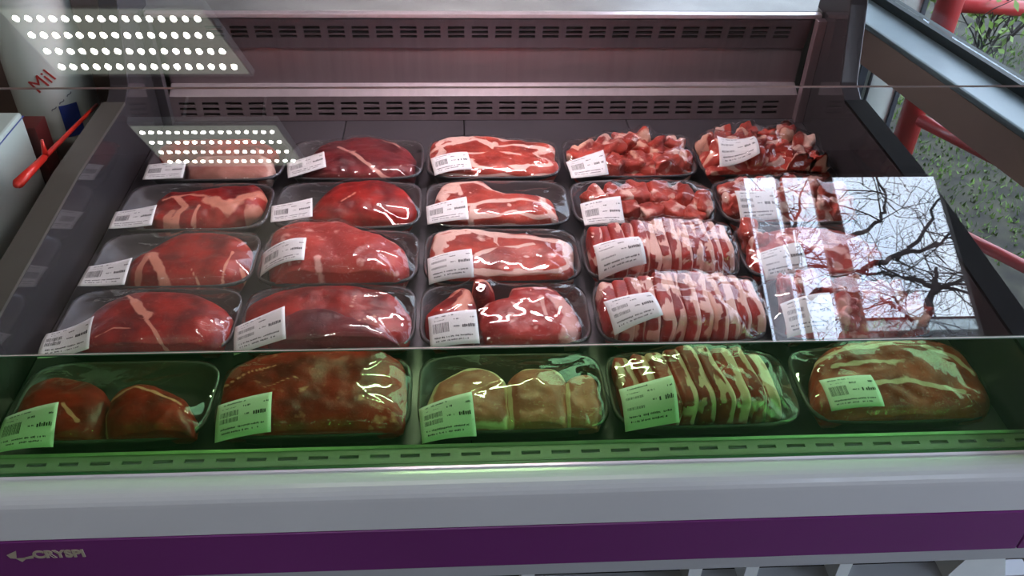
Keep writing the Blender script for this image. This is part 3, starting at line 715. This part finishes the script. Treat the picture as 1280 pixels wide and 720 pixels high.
def label_on(root, Z, org, px, py, rot, wl=.062, hl=.044, seed=0, pitch=0):
    zc = .04
    for _ in range(3):
        p = hz(px, py, zc)-np.array([org[0], org[1], 0])
        iu = int(np.clip((p[0]/HW+1)/2*(NX-1), 0, NX-1)); iv = int(np.clip((p[1]/HD+1)/2*(NY-1), 0, NY-1)); zc = Z[iv, iu]
    c, s_ = math.cos(rot), math.sin(rot); nx_, ny_ = 13, 9; G = []; 
    for j in range(ny_):
        for i in range(nx_):
            u = (i/(nx_-1)-.5)*wl; v = (j/(ny_-1)-.5)*hl; x = p[0]+u*c-v*s_; y = p[1]+u*s_+v*c
            fu = np.clip((x/HW+1)/2*(NX-1), 0, NX-1.001); fv = np.clip((y/HD+1)/2*(NY-1), 0, NY-1.001); a, b = int(fu), int(fv); ru, rv = fu-a, fv-b
            z = Z[b, a]*(1-ru)*(1-rv)+Z[b, a+1]*ru*(1-rv)+Z[b+1, a]*(1-ru)*rv+Z[b+1, a+1]*ru*rv; G.append((u, v, x, y, z))
    G = np.array(G); Bm = np.stack([np.ones(len(G)), G[:, 0], G[:, 1], G[:, 0]**2, G[:, 0]*G[:, 1], G[:, 1]**2], 1); co, *_r2 = np.linalg.lstsq(Bm, G[:, 4], rcond=None)
    fit = Bm@co; off = max(0, np.percentile(G[:, 4]-fit, 93))+.0010
    def at(u, v, lift=0):
        z = co@np.array([1, u, v, u*u, u*v, v*v])+off+lift; return (p[0]+u*c-v*s_, p[1]+u*s_+v*c, z)
    V = []
    for lift in (0, .0004):
        for j in range(ny_):
            for i in range(nx_): V.append(at((i/(nx_-1)-.5)*wl, (j/(ny_-1)-.5)*hl, lift))
    n_ = nx_*ny_; Fq = []
    for j in range(ny_-1):
        for i in range(nx_-1):
            a = j*nx_+i; Fq.append([a, a+nx_, a+nx_+1, a+1]); Fq.append([n_+a, n_+a+1, n_+a+nx_+1, n_+a+nx_])
    bd = [j for j in range(nx_)]+[j*nx_+nx_-1 for j in range(1, ny_)]+[(ny_-1)*nx_+j for j in range(nx_-2, -1, -1)]+[j*nx_ for j in range(ny_-2, 0, -1)]
    for a, b in zip(bd, bd[1:]+bd[:1]): Fq.append([a, b, b+n_, a+n_])
    lb = link('price_label', V, Fq, M['label'], root, True)
    mb = MB(); rr = random.Random(seed)
    def bar(x0, x1, y0, y1):
        f = lambda x, y: at((x-.5)*wl, (y-.5)*hl, .0007); k = max(1, int((x1-x0)*12)); 
        for q in range(k): a, b = x0+(x1-x0)*q/k, x0+(x1-x0)*(q+1)/k; mb.quad(f(a, y0), f(b, y0), f(b, y1), f(a, y1))
    def words(x0, x1, y, h_, gap=.02, lo=.012, hi=.03, fill=.75):
        x = x0
        while x < x1:
            w_ = rr.uniform(lo, hi)
            if rr.random() < fill: bar(x, min(x+w_*.7, x1), y+rr.uniform(0, .012), y+h_*rr.uniform(.7, 1))
            x += w_
    words(.12, .52, .86, .05); x = .08
    while x < .40: w_ = rr.uniform(.004, .013); bar(x, x+w_, .36, .66); x += w_+rr.uniform(.005, .014)
    words(.49, .62, .70, .06); words(.86, .95, .72, .06); words(.50, .63, .47, .05); words(.68, .94, .44, .11, lo=.03, hi=.045, fill=.9); words(.10, .35, .74, .03, fill=.5)
    words(.10, .88, .20, .05, fill=.85); words(.12, .80, .11, .045, fill=.7)
    mb.go('label_print', M['ink'], lb)

ROWNAME = ['back row against the slotted rear panel', 'second row from the back', 'middle row', 'row just behind the green guard', 'front row behind the green guard']
def pack(col, row, label, pieces, lab, turn=0.0):
    """col, row from the back left; pieces: function(root, org); lab: (px, py, rot[, width, height])"""
    x = (col-2)*.225+random.Random(col*9+row).uniform(-.0012, .0012); y = ROWY[row]+HD+.001
    root = empty('meat_tray', label, 'meat tray', (x, y, .0005), 'wrapped trays of fresh meat'); org = np.array([x, y, 0])
    t_ = bpy.data.objects.new('foam_tray', TRAY); S.collection.objects.link(t_); t_.parent = root
    ALLV.clear(); pieces(root, org); Z = film(root, list(ALLV), col*5+row+1)
    lw_, lh_ = (lab[3], lab[4]) if len(lab) > 3 else (.061, .045)
    label_on(root, Z, org, lab[0], lab[1], lab[2], lw_, lh_, col*7+row)
    return root
# keep everything inside the tray opening
def clampo(f): return f
PCE = 'meat_piece'
# ---- back row
def a(r, o):
    lump('meat_strip', [(192, 186), (230, 177), (300, 175), (338, 180), (346, 193), (300, 199), (205, 200)], .030, M['beef'], r, o, seed=1, marbf=.4)
    lump('meat_roll', [(233, 206), (255, 199), (330, 198), (343, 206), (340, 222), (320, 226), (245, 226), (231, 217)], .034, M['log'], r, o, fat=[([(332, 200), (342, 212), (336, 224)], .006, 1)], seed=2, marbf=.3)
pack(0, 0, 'meat tray with a red strip above a pale meat roll, back left corner', a, (207, 215, .06))
def a(r, o):
    lump(PCE, [(386, 196), (415, 177), (455, 172), (492, 178), (514, 190), (520, 207), (510, 222), (420, 224), (380, 220), (376, 208)], .040, M['dark'], r, o, fat=[([(424, 188), (440, 196), (455, 206), (475, 216), (505, 221)], .0022, 1), ([(480, 178), (500, 186)], .0018, .8)], seed=3, rough=.004)
pack(1, 0, 'meat tray with a dark liver-red steak crossed by a white fat line, back row', a, (383, 207, .18))
def a(r, o):
    lump(PCE, [(537, 188), (545, 178), (590, 173), (640, 180), (690, 186), (696, 200), (692, 219), (580, 220), (545, 214)], .036, M['pork'], r, o, fat=[([(537, 190), (560, 184), (596, 178), (612, 186), (650, 187), (692, 190)], .0030, 1), ([(588, 175), (615, 184)], .003, 1), ([(575, 196), (615, 196), (650, 198)], .002, .9)], sq_=.42, strata=520, seed=4)
pack(2, 0, 'meat tray with a layered pork belly block, middle of the back row', a, (564, 203, .16))
def a(r, o):
    rr = random.Random(44)
    lump('meat_bed', [(712, 195), (740, 180), (790, 175), (850, 182), (868, 205), (860, 222), (730, 223), (712, 212)], .022, M['scrap'], r, o, seed=5, marbf=.8)
    for i, (px, py, wx, wz, dp) in enumerate(((728, 196, 17, .020, .026), (757, 190, 20, .022, .024), (783, 182, 17, .022, .018), (812, 190, 21, .022, .02), (843, 187, 14, .022, .018), (770, 208, 18, .02, .018), (800, 207, 20, .02, .02), (832, 205, 20, .02, .02), (856, 204, 12, .018, .018), (800, 180, 14, .024, .014), (740, 210, 14, .018, .016))):
        px_blob('meat_chunk', px, py, wx, wz, dp, M['pork' if i % 3 else 'scrap'], r, o, 50+i, rot=rr.uniform(-.8, .8), tip=rr.uniform(-.4, .4), fatf=.62)
pack(3, 0, 'meat tray heaped with orange-red pork chunks and fat, back row second from right', a, (734, 209, .10))
def a(r, o):
    rr = random.Random(45)
    lump('meat_bed', [(872, 200), (890, 176), (940, 168), (1000, 178), (1030, 205), (1030, 222), (895, 224), (876, 212)], .040, M['scrap'], r, o, seed=6, marbf=.9)
    k = 0
    for px, py in ((885, 185), (905, 174), (930, 172), (958, 168), (985, 178), (1002, 190), (895, 200), (918, 190), (942, 188), (968, 192), (990, 202), (1012, 206), (940, 206), (965, 210), (1000, 216), (1022, 214), (930, 180), (980, 170)):
        px_blob('meat_chunk', px, py, rr.uniform(9, 17), rr.uniform(.022, .029), rr.uniform(.012, .018), M['scrap' if rr.random() < .6 else 'pork'], r, o, 70+k, rot=rr.uniform(-1, 1), tip=rr.uniform(-.5, .5), fatf=.7); k += 1
pack(4, 0, 'meat tray piled tallest with small bony meat scraps, back right corner', a, (917, 209, -.02))
# ---- second row
def a(r, o):
    lump(PCE, [(188, 262), (205, 246), (250, 240), (300, 236), (326, 234), (331, 250), (312, 266), (270, 277), (225, 284), (196, 284), (178, 275)], .036, M['beef'], r, o, fat=[([(205, 252), (235, 246), (262, 250)], .0022, .9), ([(222, 250), (232, 262), (216, 280)], .004, 1), ([(262, 254), (285, 262), (300, 252), (326, 240)], .0075, .95), ([(215, 268), (206, 282)], .0045, 1), ([(310, 262), (325, 255)], .006, 1), ([(240, 276), (250, 262)], .002, .8)], seed=7, rough=.005)
pack(0, 1, 'meat tray with a marbled neck cut edged in pale fat, second row leftmost', a, (167, 273, .06))
def a(r, o):
    lump(PCE, [(384, 266), (402, 246), (430, 234), (475, 230), (505, 238), (520, 254), (521, 268), (505, 277), (450, 278), (395, 278)], .042, M['beef'], r, o, fat=[([(428, 256), (445, 248)], .0014, .8)], seed=8, rough=.0025, tilt=(0, .1))
pack(1, 1, 'meat tray with one smooth bright red long tenderloin, second row', a, (365, 265, .12))
def a(r, o):
    lump(PCE, [(544, 250), (556, 232), (592, 230), (622, 243), (650, 250), (688, 252), (695, 264), (690, 277), (620, 280), (562, 278), (545, 266)], .036, M['pork'], r, o, fat=[([(545, 245), (556, 234), (592, 232), (622, 243)], .003, 1), ([(572, 234), (576, 246)], .003, .9), ([(585, 262), (610, 257), (650, 254), (690, 258)], .0028, 1), ([(680, 256), (692, 270)], .0045, 1), ([(592, 262), (588, 276)], .004, .9)], sq_=.45, seed=9, strata=380)
pack(2, 1, 'meat tray with a teardrop pork loin piece narrowing to the right, second row centre', a, (559, 265, .06))
def a(r, o):
    rr = random.Random(46)
    lump('meat_bed', [(730, 262), (745, 245), (800, 238), (860, 240), (890, 262), (892, 276), (760, 281), (735, 274)], .020, M['pork'], r, o, seed=10, marbf=.7)
    for i, (px, py, wx) in enumerate(((745, 252, 13), (770, 249, 17), (797, 248, 18), (825, 248, 18), (850, 250, 18), (876, 260, 13), (785, 262, 15), (815, 264, 18), (845, 266, 18), (868, 270, 14))):
        px_blob('meat_chop', px, py, wx, .021 if i < 6 else .017, .024, M['pork'], r, o, 90+i, rot=rr.uniform(-.5, .5), tip=rr.uniform(-.5, .2), fatf=.5, ex=.45, rough=.2)
pack(3, 1, 'meat tray of overlapping angular pork chops, second row', a, (753, 267, .05))
def a(r, o):
    rr = random.Random(47)
    lump('meat_bed', [(905, 250), (925, 232), (990, 228), (1040, 235), (1065, 262), (1060, 278), (930, 280), (908, 268)], .024, M['pork'], r, o, seed=11, marbf=.9)
    for i, (px, py) in enumerate(((915, 243), (935, 238), (960, 236), (985, 238), (1012, 240), (1038, 246), (918, 260), (940, 256), (970, 256), (1000, 258), (1030, 262), (1050, 266))):
        px_blob('meat_chunk', px, py, rr.uniform(13, 19), .022, .018, M['pork'], r, o, 110+i, rot=rr.uniform(-1, 1), tip=rr.uniform(-.3, .3), fatf=.6)
pack(4, 1, 'meat tray of curled pork pieces at the top edge of the window reflection, second row', a, (945, 263, .06))
# ---- third row
def a(r, o):
    lump(PCE, [(160, 330), (190, 313), (225, 297), (262, 291), (295, 295), (314, 308), (316, 330), (306, 347), (275, 357), (210, 358), (170, 356), (152, 346)], .042, M['beef'], r, o, fat=[([(170, 346), (180, 332), (188, 324)], .004, 1), ([(192, 324), (200, 340), (208, 358)], .005, 1), ([(292, 318), (283, 336), (274, 356)], .0012, 1), ([(302, 334), (306, 342)], .003, .9), ([(240, 340), (250, 356)], .001, .9), ([(295, 300), (308, 304)], .002, .6)], seed=12, rough=.003)
pack(0, 2, 'teardrop beef cut with fat at its narrow left end, leftmost tray, middle row', a, (133, 344, .0))
def a(r, o):
    lump(PCE, [(335, 310), (340, 290), (368, 280), (415, 278), (455, 290), (495, 303), (512, 320), (503, 345), (470, 353), (400, 355), (350, 354), (334, 335)], .056, M['pink'], r, o, fat=[([(398, 330), (400, 350)], .004, .8)], seed=13, rough=.003, marbf=.35)
pack(1, 2, 'meat tray with one large rounded pinkish beef lump, middle row', a, (357, 337, .04))
def a(r, o):
    lump(PCE, [(535, 312), (545, 294), (585, 290), (625, 296), (680, 301), (712, 308), (717, 325), (712, 350), (640, 354), (560, 352), (537, 335)], .042, M['pork'], r, o, fat=[([(536, 308), (552, 298), (585, 295)], .0034, 1), ([(584, 290), (612, 298), (650, 302), (708, 309)], .0038, 1), ([(592, 328), (625, 318), (665, 312)], .0026, 1), ([(712, 310), (716, 330)], .005, 1), ([(620, 300), (618, 318), (595, 325)], .0022, .9)], sq_=.42, strata=330, seed=14)
pack(2, 2, 'striped pork belly slab with a round red eye, centre tray of the middle row', a, (563, 332, .06))
def a(r, o): slices('rib_slice', r, o, -.098, .098, -.055, .048, 13, .046, .062, .050, M['rib'], 3, .10, th=1.18)
pack(3, 2, 'meat tray of upright striped rib slices, middle row, label low on its left corner', a, (772, 336, .10, .064, .047))
def a(r, o):
    rr = random.Random(48)
    lump(PCE, [(935, 315), (945, 293), (985, 288), (1040, 292), (1090, 305), (1100, 335), (1060, 346), (965, 347), (942, 335)], .046, M['pink'], r, o, fat=[([(975, 300), (1010, 315), (1050, 320)], .006, .8), ([(940, 300), (950, 318)], .004, .7)], seed=16, marbf=.6, rough=.006)
    for i, (px, py) in enumerate(((938, 296), (948, 312), (1062, 320), (1082, 326))): px_blob('meat_chunk', px, py, 13, .022, .016, M['pork'], r, o, 130+i, fatf=.5)
pack(4, 2, 'meat tray with a pale pink cut under the window reflection, middle row rightmost', a, (978, 325, .12))
# ---- fourth row
def a(r, o):
    lump(PCE, [(98, 425), (108, 398), (140, 376), (178, 366), (225, 367), (270, 378), (292, 396), (288, 420), (262, 438), (200, 444), (130, 445), (100, 440)], .048, M['beef'], r, o, fat=[([(158, 371), (168, 382), (178, 396), (186, 408), (198, 424), (208, 441)], .0016, 1), ([(170, 384), (178, 396), (186, 402)], .0042, 1), ([(120, 424), (145, 416), (165, 416)], .0009, .7)], seed=17, rough=.003)
pack(0, 3, 'broad red beef cut with one pale fat seam, leftmost tray just above the green guard', a, (85, 428, .10))
def a(r, o):
    lump(PCE, [(302, 410), (305, 388), (340, 372), (395, 364), (450, 364), (490, 372), (514, 392), (518, 414), (508, 431), (440, 437), (360, 437), (310, 434)], .046, M['beef'], r, o, fat=[([(470, 400), (440, 410), (428, 415), (408, 428), (402, 436)], .0011, 1), ([(378, 408), (386, 418), (384, 428)], .0010, .9), ([(365, 420), (385, 428), (395, 437)], .001, .9), ([(445, 378), (440, 392)], .0010, .9)], seed=18, rough=.0025, tilt=(0, .12))
    lump('dark_muscle', [(330, 420), (350, 398), (400, 392), (450, 402), (500, 428), (480, 437), (345, 438)], .049, M['dark'], r, o, seed=19, rough=.002, tilt=(0, .05), z0=.006)
pack(1, 3, 'meat tray with a dark wine-red beef slab, behind the green guard', a, (325, 415, .14, .064, .048))
def a(r, o):
    lump('meat_piece', [(533, 412), (538, 392), (560, 372), (585, 362), (594, 378), (596, 400), (588, 420), (560, 428), (537, 424)], .040, M['beef'], r, o, fat=[([(588, 372), (575, 388), (590, 404)], .007, 1), ([(562, 374), (572, 368)], .003, .8)], seed=20, rough=.005)
    lump('meat_piece', [(588, 365), (596, 357), (610, 358), (617, 368), (610, 378), (595, 378)], .046, M['beef'], r, o, fat=[([(590, 360), (604, 357), (614, 361)], .002, 1)], seed=21, n=80, rings=30)
    lump('meat_piece', [(598, 400), (600, 382), (632, 376), (640, 362), (685, 360), (706, 374), (722, 388), (727, 410), (715, 428), (660, 433), (615, 428), (600, 415)], .046, M['pink'], r, o, fat=[([(700, 380), (716, 396), (712, 420)], .010, .95), ([(632, 366), (660, 362), (690, 366)], .0018, 1), ([(676, 378), (682, 398)], .002, .8), ([(604, 384), (608, 378)], .003, .9), ([(640, 384), (650, 395)], .0014, .8)], seed=22, rough=.004, marbf=.4)
pack(2, 3, 'meat tray with three separate beef pieces, centre behind the green guard', a, (567, 411, .08))
def a(r, o): slices('rib_slice', r, o, -.100, .102, -.056, .050, 12, .048, .064, .050, M['rib'], 5, .08, th=1.18)
pack(3, 3, 'meat tray of upright striped rib slices above the green guard, label high at left', a, (791, 388, .20, .062, .046))
def a(r, o):
    rr = random.Random(49)
    lump('meat_bed', [(985, 400), (1000, 368), (1060, 358), (1130, 370), (1160, 400), (1160, 424), (1010, 430), (988, 418)], .030, M['pork'], r, o, seed=23, marbf=.8)
    for i, (px, py) in enumerate(((988, 366), (1008, 360), (1035, 372), (1062, 368), (1090, 374), (1118, 380), (1050, 398), (1080, 402), (1112, 405), (1140, 400), (1010, 390))):
        px_blob('meat_chunk', px, py, rr.uniform(14, 20), .025, .020, M['pork' if i % 2 else 'pink'], r, o, 150+i, rot=rr.uniform(-1, 1), tip=rr.uniform(-.3, .3), fatf=.5)
pack(4, 3, 'pork pieces under the lower window reflection, rightmost tray just above the green guard', a, (1008, 403, .0))
# ---- front row, seen through the green guard
def a(r, o):
    lump('meat_piece', [(25, 500), (45, 480), (90, 474), (128, 486), (135, 520), (120, 552), (40, 555), (20, 535)], .040, M['beef'], r, o, seed=24, fat=[([(80, 510), (98, 530)], .002, .9)])
    lump('meat_piece', [(128, 520), (140, 496), (170, 485), (205, 488), (235, 502), (247, 528), (235, 550), (150, 552), (128, 540)], .044, M['beef'], r, o, seed=25, fat=[([(140, 500), (170, 490), (200, 498), (225, 506)], .0018, .9), ([(132, 512), (128, 540)], .0015, .8)])
pack(0, 4, 'meat tray with two beef pieces, leftmost in the front row behind the green guard', a, (34, 536, .08, .061, .046))
def a(r, o): 
    lump(PCE, [(268, 510), (278, 470), (310, 447), (380, 438), (460, 438), (502, 446), (511, 480), (506, 535), (440, 548), (320, 548), (278, 538)], .044, M['beef'], r, o, fat=[([(272, 485), (320, 468), (345, 462)], .0014, .8), ([(330, 490), (370, 478)], .001, .7)], seed=26, rough=.003, marbf=.3)
pack(1, 4, 'wide red beef cut filling its tray edge to edge, front row behind the green guard', a, (305, 522, .08, .061, .046))
def a(r, o):
    lump('pale_chop', [(533, 510), (545, 480), (575, 464), (608, 462), (632, 472), (640, 500), (636, 540), (560, 542), (536, 530)], .040, M['chop'], r, o, edgefat=.8, seed=27, fat=[([(545, 478), (580, 464), (612, 463), (630, 474)], .003, 1)])
    lump('pale_chop', [(630, 500), (636, 472), (660, 462), (690, 460), (706, 474), (712, 505), (705, 540), (642, 542)], .043, M['chop'], r, o, seed=28, fat=[([(650, 463), (690, 460), (704, 472)], .003, 1), ([(636, 480), (640, 530)], .002, 1)])
    lump('pale_chop', [(702, 505), (708, 478), (730, 472), (746, 484), (752, 515), (744, 536), (712, 540)], .038, M['chop'], r, o, seed=29, fat=[([(708, 482), (712, 530)], .002, 1)])
pack(2, 4, 'meat tray with three pale pink chops side by side, centre of the front row', a, (559, 522, .10, .060, .045))
def a(r, o): slices('meat_slice', r, o, -.098, .082, -.052, .050, 9, .036, .060, .046, M['rib'], 8, .16, .1)
pack(3, 4, 'meat tray of fat-edged meat slices, front row with a greenish square label at its left', a, (811, 506, .03, .060, .050))
def a(r, o):
    lump(PCE, [(1016, 480), (1022, 448), (1060, 434), (1120, 428), (1180, 434), (1212, 452), (1232, 486), (1236, 515), (1180, 524), (1060, 526), (1020, 515)], .046, M['pork'], r, o, fat=[([(1020, 450), (1060, 440), (1110, 436)], .003, 1), ([(1040, 462), (1090, 458), (1130, 460)], .0026, .9), ([(1090, 486), (1130, 482), (1160, 488), (1200, 496)], .003, 1), ([(1150, 440), (1190, 450), (1215, 470)], .003, .8)], sq_=.45, seed=30, rough=.004)
pack(4, 4, 'meat tray with a layered belly slab, rightmost in the front row behind the green guard', a, (1065, 489, .0, .060, .046))
